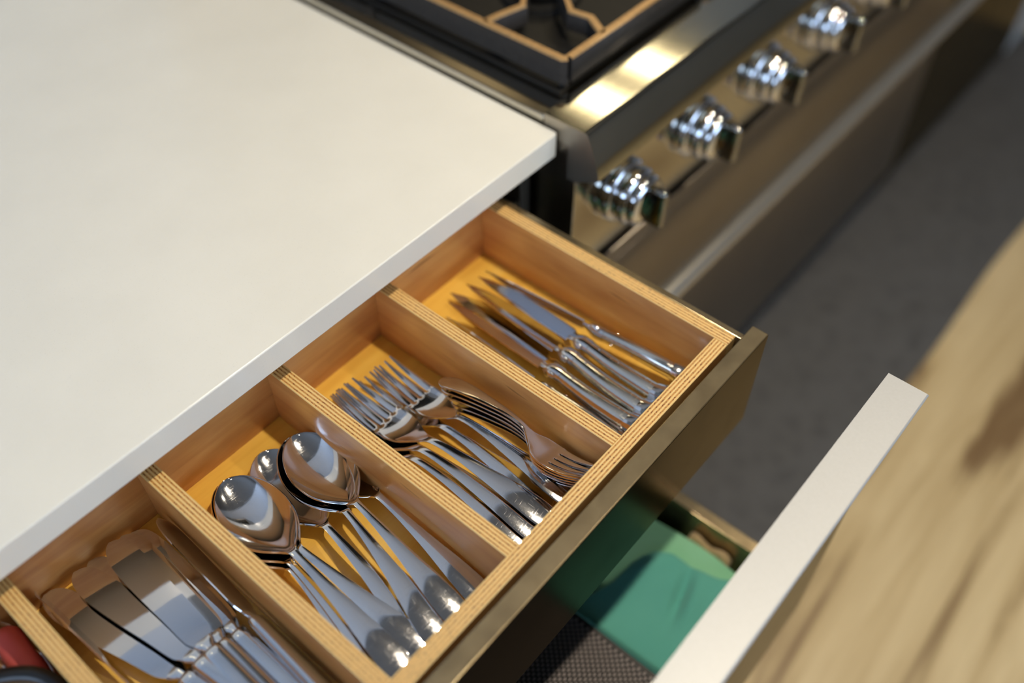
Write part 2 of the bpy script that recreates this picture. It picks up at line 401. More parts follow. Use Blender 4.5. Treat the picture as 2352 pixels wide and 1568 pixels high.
# satin edge pull lying over the tall front
bm = boxbm(0.958, 0.0374, 0.0034)
bevel_all(bm, 0.0016, 3, [e for e in bm.edges if e.verts[0].co.y < 0 and e.verts[1].co.y < 0 and abs(e.verts[0].co.x-e.verts[1].co.x) > 0.1])
hp = bm_obj('edge_pull', bm, M['alu'], d2, (-0.0424-0.479, -0.42385, -0.0367), smooth=True); hp['label'] = 'wide satin aluminium finger pull'
bm = boxbm(0.958, 0.0030, 0.010); bm_obj('pull_lip', bm, M['black'], d2, (-0.0424-0.479, -0.4398, -0.0436))
box('drawer_side', (-0.0852, -0.0700), (-0.4078, 0.10), (-0.470, -0.350), M['front'], d2, bev=0.001)
box('drawer_side', (-1.0, -0.985), (-0.4078, 0.10), (-0.470, -0.350), M['front'], d2, bev=0.001)
box('drawer_base', (-0.985, -0.0852), (-0.4078, 0.10), (-0.470, -0.460), M['tray_floor'], d2)

# ------------------------------------------------------------------ plywood cutlery tray
TR = empty('cutlery_tray', (-0.4, -0.12, -0.1365), 'birch plywood cutlery tray with striped edges in the upper drawer', 'cutlery tray')
YF, YFo, YB = -0.2599, -0.2744, 0.0296
panel('side_panel', (-0.0822, YFo), (-0.0822, 0.044), 0.0139, -0.1365, ZT, TR)
panel('side_panel', (-1.000, YFo), (-1.000, 0.044), 0.0139, -0.1365, ZT, TR)
panel('front_panel', (-0.993, (YF+YFo)/2), (-0.0893, (YF+YFo)/2), 0.0145, -0.1365, ZT, TR)
panel('back_panel', (-0.993, YB+0.007), (-0.0893, YB+0.007), 0.014, -0.1365, ZT-0.001, TR)
for x0, x1 in ((-0.24855, -0.23435), (-0.38488, -0.3705), (-0.52503, -0.51048), (-0.66003, -0.64565)):
    panel('divider', ((x0+x1)/2, YF-0.0002), ((x0+x1)/2, YB-0.0002), x1-x0, ZB, ZT-0.0003, TR)
bm = boxbm(0.904, 0.289, 0.006)
bm_obj('bottom_panel', bm, M['tray_floor'], TR, (-0.5412, -0.1152, ZB-0.0032))

# ------------------------------------------------------------------ cutlery
def sheet_mesh(xs, ycols, zfun, thick, skip=None, bev=0.00035, name='sheet'):
    """grid sheet -> solid metal part; ycols(x) -> list of y; zfun(x, y, i)"""
    bm = bmesh.new(); rows = []
    for x in xs:
        ys = ycols(x); rows.append([bm.verts.new((x, y, zfun(x, y, k))) for k, y in enumerate(ys)])
    for i in range(len(xs)-1):
        for k in range(len(rows[0])-1):
            if skip and skip((xs[i]+xs[i+1])/2, k): continue
            bm.faces.new((rows[i][k], rows[i+1][k], rows[i+1][k+1], rows[i][k+1]))
    for v in [v for v in bm.verts if not v.link_faces]: bm.verts.remove(v)
    bm.normal_update()
    if sum(f.normal.z for f in bm.faces) < 0: bmesh.ops.reverse_faces(bm, faces=bm.faces[:])
    me = bpy.data.meshes.new(name); bm.to_mesh(me); bm.free()
    o = bpy.data.objects.new('tmp', me); COL.objects.link(o)
    s = o.modifiers.new('s', 'SOLIDIFY'); s.thickness = thick; s.offset = -1
    b = o.modifiers.new('b', 'BEVEL'); b.width = bev; b.segments = 2; b.limit_method = 'ANGLE'; b.angle_limit = math.radians(50)
    dg = bpy.context.evaluated_depsgraph_get(); dg.update()
    m2 = bpy.data.meshes.new_from_object(o.evaluated_get(dg)); bpy.data.objects.remove(o); bpy.data.meshes.remove(me)
    for p in m2.polygons: p.use_smooth = True
    return m2
def split_mesh(me, xcut, mat, names):
    """cut a finished mesh in two at x = xcut, keeping the whole's shading normals"""
    bm = bmesh.new(); bm.from_mesh(me)
    bmesh.ops.bisect_plane(bm, geom=bm.verts[:]+bm.edges[:]+bm.faces[:], plane_co=(xcut, 0, 0), plane_no=(1, 0, 0))
    bm.normal_update()
    for f in bm.faces: f.smooth = True
    nrm = {}
    for v in bm.verts: nrm[(round(v.co.x, 6), round(v.co.y, 6), round(v.co.z, 6))] = v.normal.copy()
    out = []
    for side, nm in zip((-1, 1), names):
        b2 = bm.copy()
        bmesh.ops.delete(b2, geom=[f for f in b2.faces if (f.calc_center_median().x-xcut)*side < 0], context='FACES')
        m2 = bpy.data.meshes.new(nm); b2.to_mesh(m2)
        m2.normals_split_custom_set_from_vertices([nrm[(round(v.co.x, 6), round(v.co.y, 6), round(v.co.z, 6))] for v in m2.vertices])
        b2.free(); m2.materials.append(mat); out.append(m2)
    bm.free(); return out
def stations(a, b, n): return [a+(b-a)*i/n for i in range(n+1)]

# ---- spoon
LS = 0.25
SP_HW = [(0, 0.0020), (0.0015, 0.0058), (0.004, 0.0086), (0.009, 0.0110), (0.018, 0.0122), (0.04, 0.0108), (0.08, 0.0068), (0.12, 0.0040), (0.146, 0.0033), (0.153, 0.0045), (0.158, 0.0078),
         (0.165, 0.0140), (0.173, 0.0198), (0.183, 0.0247), (0.194, 0.0275), (0.205, 0.0285), (0.217, 0.0273), (0.228, 0.0240), (0.238, 0.0188), (0.2445, 0.0128), (0.2485, 0.0066), (0.25, 0.0012)]
SP_Z = [(0, 0.0030), (0.012, 0.0060), (0.026, 0.0090), (0.048, 0.0126), (0.08, 0.0158), (0.115, 0.0175), (0.145, 0.0165), (0.160, 0.0140), (0.18, 0.0122), (0.21, 0.0118), (0.25, 0.0140)]
def sp_depth(x):
    if x < 0.152: return 0
    t = (x-0.152)/(0.25-0.152); return 0.0125*max(0, math.sin(math.pi*t**0.92))**0.75
def spoon_z(x, y, k):
    hw = smooth_tab(SP_HW, x); v = y/max(hw, 1e-5); z = smooth_tab(SP_Z, x)
    if x < 0.152: return z-0.0010*v*v*min(1, hw/0.008)
    d = sp_depth(x); b = min(1, (x-0.152)/0.012)
    return z-d*(1-abs(v)**2.3)-0.0010*v*v*(1-b)*min(1, hw/0.008)
xs = [0, 0.0015, 0.004, 0.009]+stations(0.014, 0.148, 26)+stations(0.151, 0.24, 34)+[0.2425, 0.245, 0.247, 0.2485, 0.25]
V17 = [math.sin(math.pi*(i/16-0.5)) for i in range(17)]
spoon_parts = split_mesh(sheet_mesh(xs, lambda x: [smooth_tab(SP_HW, x)*v for v in V17], spoon_z, 0.0019), 0.155, M['steel'], ('handle', 'bowl'))

# ---- fork
LF = 0.24
def make_fork(L, headw, name):
    k = L/0.24
    HW = [(0, 0.002), (0.0015*k, 0.0056), (0.004*k, 0.0082), (0.009*k, 0.0104), (0.018*k, 0.0115), (0.04*k, 0.0102), (0.08*k, 0.0066), (0.11*k, 0.0042), (0.136*k, 0.0035), (0.146*k, 0.0050), (0.155*k, 0.0095),
          (0.164*k, 0.0140*headw), (0.174*k, 0.0163*headw), (0.186*k, 0.0168*headw), (0.21*k, 0.0156*headw), (L, 0.0122*headw)]
    ZZ = [(0, 0.003), (0.012*k, 0.0060), (0.026*k, 0.0090), (0.048*k, 0.0126), (0.08*k, 0.0156), (0.112*k, 0.0172), (0.136*k, 0.0150), (0.152*k, 0.0085), (0.166*k, 0.0038), (0.182*k, 0.0024), (0.205*k, 0.0050), (0.225*k, 0.0102), (L, 0.0155)]
    slot = 0.188*k
    def cols(x):
        hw = smooth_tab(HW, x)
        if x <= slot: tw, gap = 0.228*2*hw, 0.088*2*hw/3
        else:
            t = (x-slot)/(L-slot)
            tw = 0.228*2*hw*(1-0.64*t**1.9); gap = (2*hw-4*tw)/3
        ys = []
        for i in range(4):
            y0 = -hw+i*(tw+gap)
            for q in range(5): ys.append(y0+tw*q/4)
        return ys
    def zf(x, y, kk):
        hw = smooth_tab(HW, x); v = y/max(hw, 1e-5); z = smooth_tab(ZZ, x)
        if x < 0.14*k: return z-0.0010*v*v*min(1, hw/0.008)
        b = min(1, (x-0.14*k)/(0.02*k)); z -= 0.0010*v*v*(1-b)*min(1, hw/0.008)
        z += 0.0016*b*v*v*(1 if x < slot else 1-0.6*(x-slot)/(L-slot))
        if x > slot:
            q = kk % 5; z -= 0.0003*abs(q-2)
        return z
    X = [0, 0.0015*k, 0.004*k, 0.009*k]+stations(0.014*k, 0.136*k, 22)+stations(0.139*k, slot, 16)+stations(slot+0.001, L-0.002, 18)+[L-0.0006, L]
    me = sheet_mesh(X, cols, zf, 0.0019, lambda x, c: x > slot and c in (4, 9, 14), 0.0003)
    return split_mesh(me, 0.143*k, M['steel'], ('handle', 'tined_head'))
fork_parts = make_fork(0.24, 1.0, 'fork'); small_fork_parts = make_fork(0.185, 1.08, 'small_fork')

# ---- table knife
def blade_mesh(x0, L, wfun, th=0.0011, n=40, name='blade', serr=0.0):
    bm = bmesh.new(); up = []; lo = []
    for i in range(n+1):
        x = x0+(L-x0)*(1-(1-i/n)**1.25); a, b = wfun((x-x0)/(L-x0))
        if serr and 0.1 < i/n < 0.93: b += serr*(1 if i % 2 else -1)
        m_ = a*0.35+b*0.65; t = th*(1-0.25*i/n)
        up.append([bm.verts.new((x, a, -t/2)), bm.verts.new((x, a, t/2)), bm.verts.new((x, m_, t/2)), bm.verts.new((x, b, 0.00012)), bm.verts.new((x, b, -0.00012)), bm.verts.new((x, m_, -t/2))])
    for p, q in zip(up, up[1:]):
        for k in range(6): bm.faces.new((p[k], p[(k+1) % 6], q[(k+1) % 6], q[k]))
    bm.faces.new(up[0][::-1]); bm.faces.new(up[-1]); bmesh.ops.recalc_face_normals(bm, faces=bm.faces[:])
    return bm
def mesh_from(bm, mat, smooth=True, angle=30, name='m'):
    if smooth:
        bm.normal_update()
        for f in bm.faces: f.smooth = True
        for e in bm.edges:
            if len(e.link_faces) == 2 and e.calc_face_angle(0) > math.radians(angle): e.smooth = False
    me = bpy.data.meshes.new(name); bm.to_mesh(me); bm.free(); me.materials.append(mat); return me
LK = 0.245
TKW = [(0, 0.0072), (0.06, 0.0100), (0.25, 0.0108), (0.6, 0.0124), (0.82, 0.0118), (0.93, 0.0085), (0.98, 0.0045), (1, 0.0008)]
TKB = [(0, -0.0072), (0.04, -0.0105), (0.2, -0.0118), (0.6, -0.0128), (0.85, -0.0122), (0.94, -0.0098), (0.985, -0.0050), (1, 0.0000)]
tk_blade = mesh_from(blade_mesh(0.122, LK, lambda t: (smooth_tab(TKW, t), smooth_tab(TKB, t))), M['blade'], True, 12)
bm = bmesh.new()
loft(bm, [(0.0, 0, 0, 0.004, 0.002), (0.001, 0, 0, 0.0078, 0.0042), (0.004, 0, 0, 0.0098, 0.0056), (0.012, 0, 0, 0.0106, 0.0062), (0.04, 0, 0, 0.0102, 0.0060), (0.08, 0, 0, 0.0088, 0.0054), (0.104, 0, 0, 0.0079, 0.0048), (0.111, 0, 0, 0.0080, 0.0045), (0.113, 0, 0, 0.0070, 0.0034)], 20, 2.6)
tk_handle = mesh_from(bm, M['satin'], True, 40)
bm = bmesh.new()
loft(bm, [(0.1128, 0, 0, 0.0052, 0.0026), (0.115, 0, 0, 0.0048, 0.0022), (0.118, 0, 0, 0.0068, 0.0020), (0.121, 0, 0, 0.0078, 0.0014), (0.1235, 0, 0, 0.0076, 0.0007)], 16, 2.4)
tk_bolster = mesh_from(bm, M['satin'], True, 40)
# ---- steak knife
LT = 0.24
STW = [(0, 0.0088), (0.3, 0.0098), (0.7, 0.0082), (0.9, 0.0058), (1, 0.0036)]
STB = [(0, -0.0096), (0.06, -0.0132), (0.4, -0.0130), (0.7, -0.0098), (0.88, -0.0042), (0.97, 0.0010), (1, 0.0030)]
st_blade = mesh_from(blade_mesh(0.118, LT, lambda t: (interp(STW, t), smooth_tab(STB, t)), 0.0014, 90, serr=0.00022), M['blade'], True, 12)
def arc(x): return 0.0042*math.sin(math.pi*min(1, max(0, x/0.108)))-0.002
bm = bmesh.new()
loft(bm, [(x, arc(x), 0, r, q) for x, r, q in ((0.018, 0.0104, 0.0074), (0.03, 0.0101, 0.0076), (0.05, 0.0094, 0.0073), (0.07, 0.0084, 0.0067), (0.088, 0.0078, 0.0062), (0.096, 0.0078, 0.0060))], 20, 2.2)
st_handle = mesh_from(bm, M['hammered'], True, 40)
bm = bmesh.new()
loft(bm, [(x, arc(x), 0, r, q) for x, r, q in ((0.0955, 0.0083, 0.0066), (0.102, 0.0084, 0.0063), (0.107, 0.0090, 0.0057), (0.111, 0.0086, 0.0046), (0.114, 0.0066, 0.0026), (0.120, 0.0078, 0.0012))], 20, 2.3)
loft(bm, [(0.098, 0.0066+arc(0.098), 0, 0.0002, 0.0002), (0.101, 0.0082+arc(0.1), 0, 0.0022, 0.0030), (0.105, 0.0090+arc(0.105), 0, 0.0026, 0.0034), (0.109, 0.0082+arc(0.108), 0, 0.0022, 0.0030), (0.112, 0.0066, 0, 0.0002, 0.0002)], 12, 2)
st_bolster = mesh_from(bm, M['steel'], True, 40)
bm = bmesh.new()
loft(bm, [(x, arc(x)-o, 0, r, q) for x, r, q, o in ((0.0, 0.0060, 0.0036, 0.006), (0.001, 0.0100, 0.0060, 0.0058), (0.004, 0.0132, 0.0082, 0.004), (0.009, 0.0128, 0.0088, 0.002), (0.014, 0.0116, 0.0086, 0.0006), (0.0185, 0.0108, 0.0080, 0))], 16, 2.8)
st_cap = mesh_from(bm, M['steel'], True, 25)
def rivet_mesh():
    b = bmesh.new(); lathe_z(b, [(-0.0072, 0.0012), (-0.0072, 0.0016), (0.0068, 0.0017), (0.0073, 0.0012)], 12); return mesh_from(b, M['steel'])
st_rivet = rivet_mesh()

def place(root, E, T, La, h0, h1, roll):
    E = Vector(E); T = Vector(T); a = Vector((La, 0, h1-h0)); w = T-E; s = w.length/a.length
    def frame(x, up):
        x = x.normalized(); y = up.cross(x).normalized(); z = x.cross(y); return Matrix((x, y, z)).transposed()
    R = frame(w, Vector((0, 0, 1))) @ frame(a, Vector((0, 0, 1))).transposed()
    R = Matrix.Rotation(math.radians(roll), 3, w.normalized()) @ R
    root.rotation_mode = 'QUATERNION'; root.rotation_quaternion = R.to_quaternion()
    root.scale = (s, s, s); root.location = E-(R @ Vector((0, 0, h0)))*s
PROTO = {}
def cutlery(name, parts, E, T, La, h0, h1, roll, label, cat, group):
    if name not in PROTO:
        root = bpy.data.objects.new(name, None); root.empty_display_size = 0.01; COL.objects.link(root)
        for nm, me, off in parts:
            o = bpy.data.objects.new(nm, me); COL.objects.link(o); o.parent = root; o.location = off
        PROTO[name] = root
    else:
        src = PROTO[name]; root = src.copy(); COL.objects.link(root)
        for ch in src.children:
            c = ch.copy(); COL.objects.link(c); c.parent = root
    place(root, E, T, La, h0, h1, roll); tag(root, label, cat, group); return root
SPN = [('handle', spoon_parts[0], (0, 0, 0)), ('bowl', spoon_parts[1], (0, 0, 0))]
FRK = [('handle', fork_parts[0], (0, 0, 0)), ('tined_head', fork_parts[1], (0, 0, 0))]
SFK = [('handle', small_fork_parts[0], (0, 0, 0)), ('tined_head', small_fork_parts[1], (0, 0, 0))]
TKN = [('handle', tk_handle, (0, 0, 0)), ('bolster', tk_bolster, (0, 0, 0)), ('blade', tk_blade, (0, 0, 0))]
STK = [('handle', st_handle, (0, 0, 0)), ('bolster', st_bolster, (0, 0, 0)), ('blade', st_blade, (0, 0, 0)), ('end_cap', st_cap, (0, 0, 0))]+[('rivet', st_rivet, (x, arc(x), 0)) for x in (0.036, 0.06, 0.084)]
SPOONS = [
 ((-0.5079, -0.2545, -0.1227), (-0.4737, -0.0134, -0.111), 4, 'bottom spoon of the nest toward the table knives, handle nearest them'),
 ((-0.4983, -0.2545, -0.1181), (-0.4756, -0.0072, -0.108), 2, 'third spoon down in the nest toward the table knives'),
 ((-0.4655, -0.2545, -0.1150), (-0.4772, -0.0056, -0.1032), -2, 'second spoon of the nest toward the table knives, handle swung aside'),
 ((-0.4905, -0.2545, -0.1080), (-0.4722, -0.0093, -0.0970), 0, 'topmost spoon of the nest toward the table knives, bright bowl facing up'),
 ((-0.4622, -0.2545, -0.1187), (-0.4280, -0.0010, -0.1115), 2, 'dark-bowled low spoon showing between the two nests of spoons'),
 ((-0.4009, -0.2545, -0.1202), (-0.3846, -0.0221, -0.1115), -2, 'low spoon with shaded bowl touching the divider beside the forks'),
 ((-0.4525, -0.2545, -0.1128), (-0.4034, -0.0131, -0.1035), 2, 'second spoon of the nest toward the forks, just under the top one'),
 ((-0.4292, -0.2545, -0.1098), (-0.4015, -0.0168, -0.0995), 0, 'topmost spoon of the nest toward the forks, large bright bowl')]
for E, T, r, lab in SPOONS: cutlery('table_spoon', SPN, E, T, 0.25, 0.003, 0.0145, r, lab, 'spoon', 'table spoons in the drawer')
FORKS = [
 ((-0.3350, -0.2545, -0.1232), (-0.3462, 0.0003, -0.113), 0, 'lowest dinner fork, hugging the divider beside the spoons'),
 ((-0.2952, -0.2350, -0.1201), (-0.3027, -0.0095, -0.109), -6, 'dinner fork in the middle whose handle passes under the topmost fork'),
 ((-0.3249, -0.2545, -0.1177), (-0.3382, -0.0033, -0.107), 0, 'dinner fork under the upper one of the nest beside the spoons'),
 ((-0.3104, -0.2545, -0.1126), (-0.3304, -0.0080, -0.102), 0, 'upper dinner fork of the nest beside the spoons, bright flat shoulders'),
 ((-0.2848, -0.2545, -0.1085), (-0.2893, -0.0180, -0.098), 0, 'topmost dinner fork, four tines spread clear of the rest')]
for E, T, r, lab in FORKS: cutlery('dinner_fork', FRK, E, T, 0.24, 0.003, 0.0155, r, lab, 'fork', 'dinner forks with tines toward the counter')
for k, nm in enumerate(['bottom fork', 'fourth fork down', 'middle fork', 'second fork down', 'top fork']):
    d = (4-k)
    cutlery('small_fork', SFK, (-0.2740-0.0002*d, -0.084-0.003*d-(0.006 if d > 2 else 0), -0.0830-0.0052*d), (-0.2690+0.0006*d, -0.2560+0.0012*d, -0.0760-0.0056*d), 0.185, 0.003, 0.0155, -20+2*d,
            nm+' of the small forks nested against the divider, tines toward the drawer front', 'fork', 'small forks nested the other way round')
STEAKS = [
 ((-0.1864, -0.2545, -0.1191), (-0.1614, 0.0083, -0.117), 0, 'lowest steak knife, lying flat beneath the others in the far compartment'),
 ((-0.2042, -0.2545, -0.1176), (-0.1974, -0.0169, -0.112), 80, 'steak knife on edge along the divider beside the small forks'),
 ((-0.1085, -0.2545, -0.1053), (-0.1306, -0.0118, -0.100), 74, 'steak knife on edge nearest the drawer side by the range'),
 ((-0.1420, -0.2545, -0.1060), (-0.1339, -0.0072, -0.105), 18, 'steak knife second from the drawer side, broad blade face up'),
 ((-0.1653, -0.2545, -0.1079), (-0.1473, -0.0024, -0.109), 16, 'steak knife in the middle with its big flared end cap up'),
 ((-0.1848, -0.2545, -0.1083), (-0.1829, -0.0101, -0.103), 20, 'steak knife with the bright serrated edge lying over the lowest one')]
for E, T, r, lab in STEAKS: cutlery('steak_knife', STK, E, T, 0.24, 0.0, 0.0, r, lab, 'knife', 'steak knives in the far compartment')
TKNIVES = [
 ((-0.5400, -0.238, -0.1060), (-0.5325, 0.0040, -0.0985), 52, 'table knife standing on edge against the divider beside the spoons'),
 ((-0.5689, -0.238, -0.1191), (-0.5919, 0.0270, -0.117), 0, 'table knife lying lowest, tip seen between two broad blades'),
 ((-0.5498, -0.238, -0.1120), (-0.5533, 0.0193, -0.112), 4, 'table knife just left of the one on edge beside the spoons'),
 ((-0.6236, -0.238, -0.1062), (-0.6370, 0.0231, -0.098), 78, 'dark table knife on edge against the leftmost divider'),
 ((-0.5720, -0.238, -0.1140), (-0.6335, 0.0262, -0.1135), 0, 'broad table knife blade nearest the leftmost divider, wood mirrored in it'),
 ((-0.5681, -0.238, -0.1040), (-0.6066, 0.0206, -0.1070), 5, 'broad table knife blade second from the leftmost divider'),
 ((-0.5685, -0.238, -0.1080), (-0.5611, 0.0199, -0.108), 8, 'narrow-looking table knife between two wider blades toward the spoons'),
 ((-0.5774, -0.238, -0.1050), (-0.5720, 0.0195, -0.1035), 4, 'topmost broad table knife in the middle of its compartment')]
for E, T, r, lab in TKNIVES: cutlery('table_knife', TKN, E, T, 0.245, 0.0, 0.0, r, lab, 'knife', 'table knives with rounded blades')

# ------------------------------------------------------------------ utensils in the left compartment
def tube_thing(name, pts, r, mat, n=16, sub=6):
    P = [Vector(p) for p in pts]; out = []
    for i in range(len(P)-1):
        a = P[max(i-1, 0)]; b = P[i]; c = P[i+1]; d = P[min(i+2, len(P)-1)]
        for k in range(sub):
            t = k/sub; out.append(0.5*((2*b)+(c-a)*t+(2*a-5*b+4*c-d)*t*t+(-a+3*b-3*c+d)*t**3))
    out.append(P[-1]); m = len(out)
    rr = [r*min(1.0, 0.35+min(i, m-1-i)*0.4) for i in range(m)]
    o = sum(out, Vector((0, 0, 0)))/m
    bm = bmesh.new(); tube(bm, [p-o for p in out], rr, n); return bm, o
e = empty('silicone_spatula', (-0.677, -0.03, -0.108), 'coral pink silicone spatula in the leftmost compartment', 'spatula')
bm, o = tube_thing('h', [(-0.672, 0.020, -0.108), (-0.675, -0.02, -0.105), (-0.679, -0.08, -0.108), (-0.684, -0.15, -0.112)], 0.011, None); bm_obj('handle', bm, M['pink'], e, o, smooth=True)
bm = bmesh.new(); loft(bm, [(0, 0, 0, 0.010, 0.006), (0.02, 0, 0, 0.022, 0.005), (0.07, 0, 0, 0.024, 0.003), (0.082, 0, 0, 0.020, 0.002)], 16, 3)
bm_obj('blade', bm, M['pink'], e, (-0.684, -0.150, -0.114), -math.pi/2, smooth=True)
e = empty('black_tongs', (-0.69, -0.06, -0.09), 'black plastic tongs lying across the leftmost compartment', 'tongs')
for k, dz in enumerate((0, -0.014)):
    bm, o = tube_thing('a', [(-0.80, 0.01, -0.088+dz), (-0.74, -0.006, -0.086+dz), (-0.690, -0.030, -0.084+dz), (-0.668, -0.062, -0.086+dz), (-0.672, -0.11, -0.090+dz)], 0.0065, None); bm_obj('arm', bm, M['black'], e, o, smooth=True)
bm, o = tube_thing('j', [(-0.80, 0.01, -0.086), (-0.808, 0.012, -0.095), (-0.80, 0.01, -0.104)], 0.006, None); bm_obj('hinge', bm, M['steel'], e, o, smooth=True)
e = empty('measuring_spoon', (-0.668, 0.0, -0.122), 'small steel measuring spoon by the pink spatula', 'spoon')
bm = bmesh.new(); lathe_z(bm, [(0.0, 0.004), (0.001, 0.010), (0.005, 0.0165), (0.011, 0.019), (0.0118, 0.0188), (0.006, 0.0152), (0.002, 0.009), (0.0015, 0.002)], 28); bm_obj('bowl', bm, M['steel'], e, (-0.690, 0.004, -0.1275), smooth=True, angle=50)
bm, o = tube_thing('h', [(-0.676, -0.008, -0.117), (-0.664, -0.014, -0.112), (-0.6635, -0.028, -0.116), (-0.668, -0.05, -0.122)], 0.0028, None); bm_obj('handle', bm, M['steel'], e, o, smooth=True)
bm = bmesh.new(); 
for k in range(9):
    pts = [(0.017*math.cos(a)*math.cos(k*math.pi/9), 0.03*math.sin(a)+0.02, 0.013*math.cos(a)*math.sin(k*math.pi/9)) for a in [i*math.pi/12-math.pi/2 for i in range(25)]]
    tube(bm, pts, 0.0007, 6)
e = empty('wire_whisk', (-0.6785, 0.0, -0.125), 'small wire whisk half under the pink spatula', 'whisk')
bm_obj('wire_head', bm, M['steel'], e, (-0.6800, -0.012, -0.114), smooth=True)
bm, o = tube_thing('h', [(-0.682, -0.022, -0.114), (-0.70, -0.08, -0.120), (-0.715, -0.14, -0.122)], 0.004, None); bm_obj('handle', bm, M['steel'], e, o, smooth=True)

# ------------------------------------------------------------------ linens in the lower drawer
def cloth(name, outline_fn, nx, ny, hfun, thick, mat, loc, label, cat, group=None):
    bm = bmesh.new(); g = []
    for i in range(nx+1):
        row = []
        for j in range(ny+1):
            x, y = outline_fn(i/nx, j/ny); row.append(bm.verts.new((x, y, hfun(x, y, i/nx, j/ny))))
        g.append(row)
    for i in range(nx):
        for j in range(ny): bm.faces.new((g[i][j], g[i+1][j], g[i+1][j+1], g[i][j+1]))
    bot = [[bm.verts.new((v.co.x, v.co.y, -thick)) for v in row] for row in g]
    for i in range(nx):
        for j in range(ny): bm.faces.new((bot[i][j], bot[i][j+1], bot[i+1][j+1], bot[i+1][j]))
    for i in range(nx):
        bm.faces.new((g[i][0], bot[i][0], bot[i+1][0], g[i+1][0])); bm.faces.new((g[i][ny], g[i+1][ny], bot[i+1][ny], bot[i][ny]))
    for j in range(ny):
        bm.faces.new((g[0][j], g[0][j+1], bot[0][j+1], bot[0][j])); bm.faces.new((g[nx][j], bot[nx][j], bot[nx][j+1], g[nx][j+1]))
    bmesh.ops.recalc_face_normals(bm, faces=bm.faces[:])
    o = bm_obj(name, bm, mat, None, loc, smooth=True, angle=60); return tag(o, label, cat, group)
def edge_round(u, v, k=0.06): return min(1, math.sqrt(max(0, min(u, 1-u, v, 1-v))/k))
def gs(x, y, cx, cy, sx, sy, a=0):
    dx, dy = x-cx, y-cy; c, s = math.cos(a), math.sin(a); p, q = dx*c+dy*s, -dx*s+dy*c
    return math.exp(-(p/sx)**2-(q/sy)**2)
def mint_out(u, v):
    x = -0.262+0.163*u+0.004*math.sin(v*7); y = -0.398+0.34*v
    return x, y
cloth('kitchen_towel', mint_out, 60, 80, lambda x, y, u, v: -0.030+0.026*edge_round(u, v, 0.05)+0.004*gs(x, y, -0.115, -0.30, 0.02, 0.05, 0.5)-0.003*gs(x, y, -0.14, -0.33, 0.012, 0.05, 0.9),
      0.085, M['mint'], (0, 0, -0.372), 'pale mint kitchen towel lying along the side of the lower drawer', 'towel', 'folded towels in the lower drawer')
TE = [(-0.42, -0.098), (-0.37, -0.110), (-0.350, -0.124), (-0.341, -0.127), (-0.3167, -0.131), (-0.2917, -0.132), (-0.2757, -0.142), (-0.2662, -0.163), (-0.262, -0.205), (-0.250, -0.245), (-0.05, -0.25)]
def teal_out(u, v):
    y = -0.402+0.30*v; xr = interp(TE, y); xl = -0.262-0.004*math.sin(v*5); return xl+(xr-xl)*u, y
cloth('kitchen_towel', teal_out, 70, 90, lambda x, y, u, v: -0.008+0.014*edge_round(u, v, 0.05)+0.004*gs(x, y, -0.16, -0.285, 0.03, 0.010, -0.4)-0.011*gs(x, y, -0.172, -0.328, 0.030, 0.007, 0.25)+0.004*gs(x, y, -0.175, -0.345, 0.035, 0.010, 0.25)+0.002*math.sin(x*60+y*25),
      0.012, M['teal'], (0, 0, -0.3685), 'teal green kitchen towel folded on top of the mint one', 'towel', 'folded towels in the lower drawer')
cloth('cloth_napkin', lambda u, v: (-0.0985+0.0115*u, -0.345+0.055*v), 10, 24, lambda x, y, u, v: 0.008*edge_round(u, v, 0.3)+0.004*math.sin(v*9), 0.08, M['tan'], (0, 0, -0.386), 'tan napkin end squeezed between the mint towel and the drawer side', 'napkin')
# woven placemat: backing plus raised grey threads
PM = empty('woven_placemat', (-0.37, -0.28, -0.46), 'black and grey woven vinyl placemat beside the teal towel', 'placemat')
def pm_z(x, y): return -0.352+0.42*max(0, -0.285-x)**1.15
bm = bmesh.new(); nx, ny = 50, 40
g = [[bm.verts.new((-0.62+0.348*i/nx, -0.404+0.31*j/ny, pm_z(-0.62+0.348*i/nx, -0.404+0.31*j/ny))) for j in range(ny+1)] for i in range(nx+1)]
for i in range(nx):
    for j in range(ny): bm.faces.new((g[i][j], g[i+1][j], g[i+1][j+1], g[i][j+1]))
ret = bmesh.ops.extrude_face_region(bm, geom=bm.faces[:])
for v in [q for q in ret['geom'] if isinstance(q, bmesh.types.BMVert)]: v.co.z -= 0.003
bmesh.ops.recalc_face_normals(bm, faces=bm.faces[:])
bm_obj('backing', bm, M['woven'], PM, (0, 0, 0), smooth=True)
def threads(name, mat, lx, ly, hz, off, kind='stuff'):
    vs, fs = [], []; p = 0.0074
    i = 0; x = -0.46
    while x < -0.2730:
        j = 0; y = -0.402
        while y < -0.215:
            if (i+j) % 2 == off:
                z = pm_z(x, y); b = len(vs)
                for (sx, sy, sz) in ((-1, -1, 0), (1, -1, 0), (1, 1, 0), (-1, 1, 0), (-0.55, -0.55, 1), (0.55, -0.55, 1), (0.55, 0.55, 1), (-0.55, 0.55, 1)):
                    vs.append((x+sx*lx, y+sy*ly, z+0.0001+sz*hz))
                fs += [(b+4, b+5, b+6, b+7), (b, b+1, b+5, b+4), (b+1, b+2, b+6, b+5), (b+2, b+3, b+7, b+6), (b+3, b, b+4, b+7)]
            y += p/2; j += 1
        x += p/2; i += 1
    me = bpy.data.meshes.new(name); me.from_pydata(vs, [], fs); me.materials.append(mat)
    o = bpy.data.objects.new(name, me); o.location = -wpos(PM); finish(o, PM, kind); return o
threads('grey_threads', M['weft'], 0.0023, 0.0012, 0.0007, 0)
threads('black_threads', M['woven'], 0.0016, 0.0022, 0.0010, 1)
box('mat_edge', (-0.2720, -0.2685), (-0.404, -0.10), (-0.361, -0.3515), M['woven'], PM, bev=0.001)

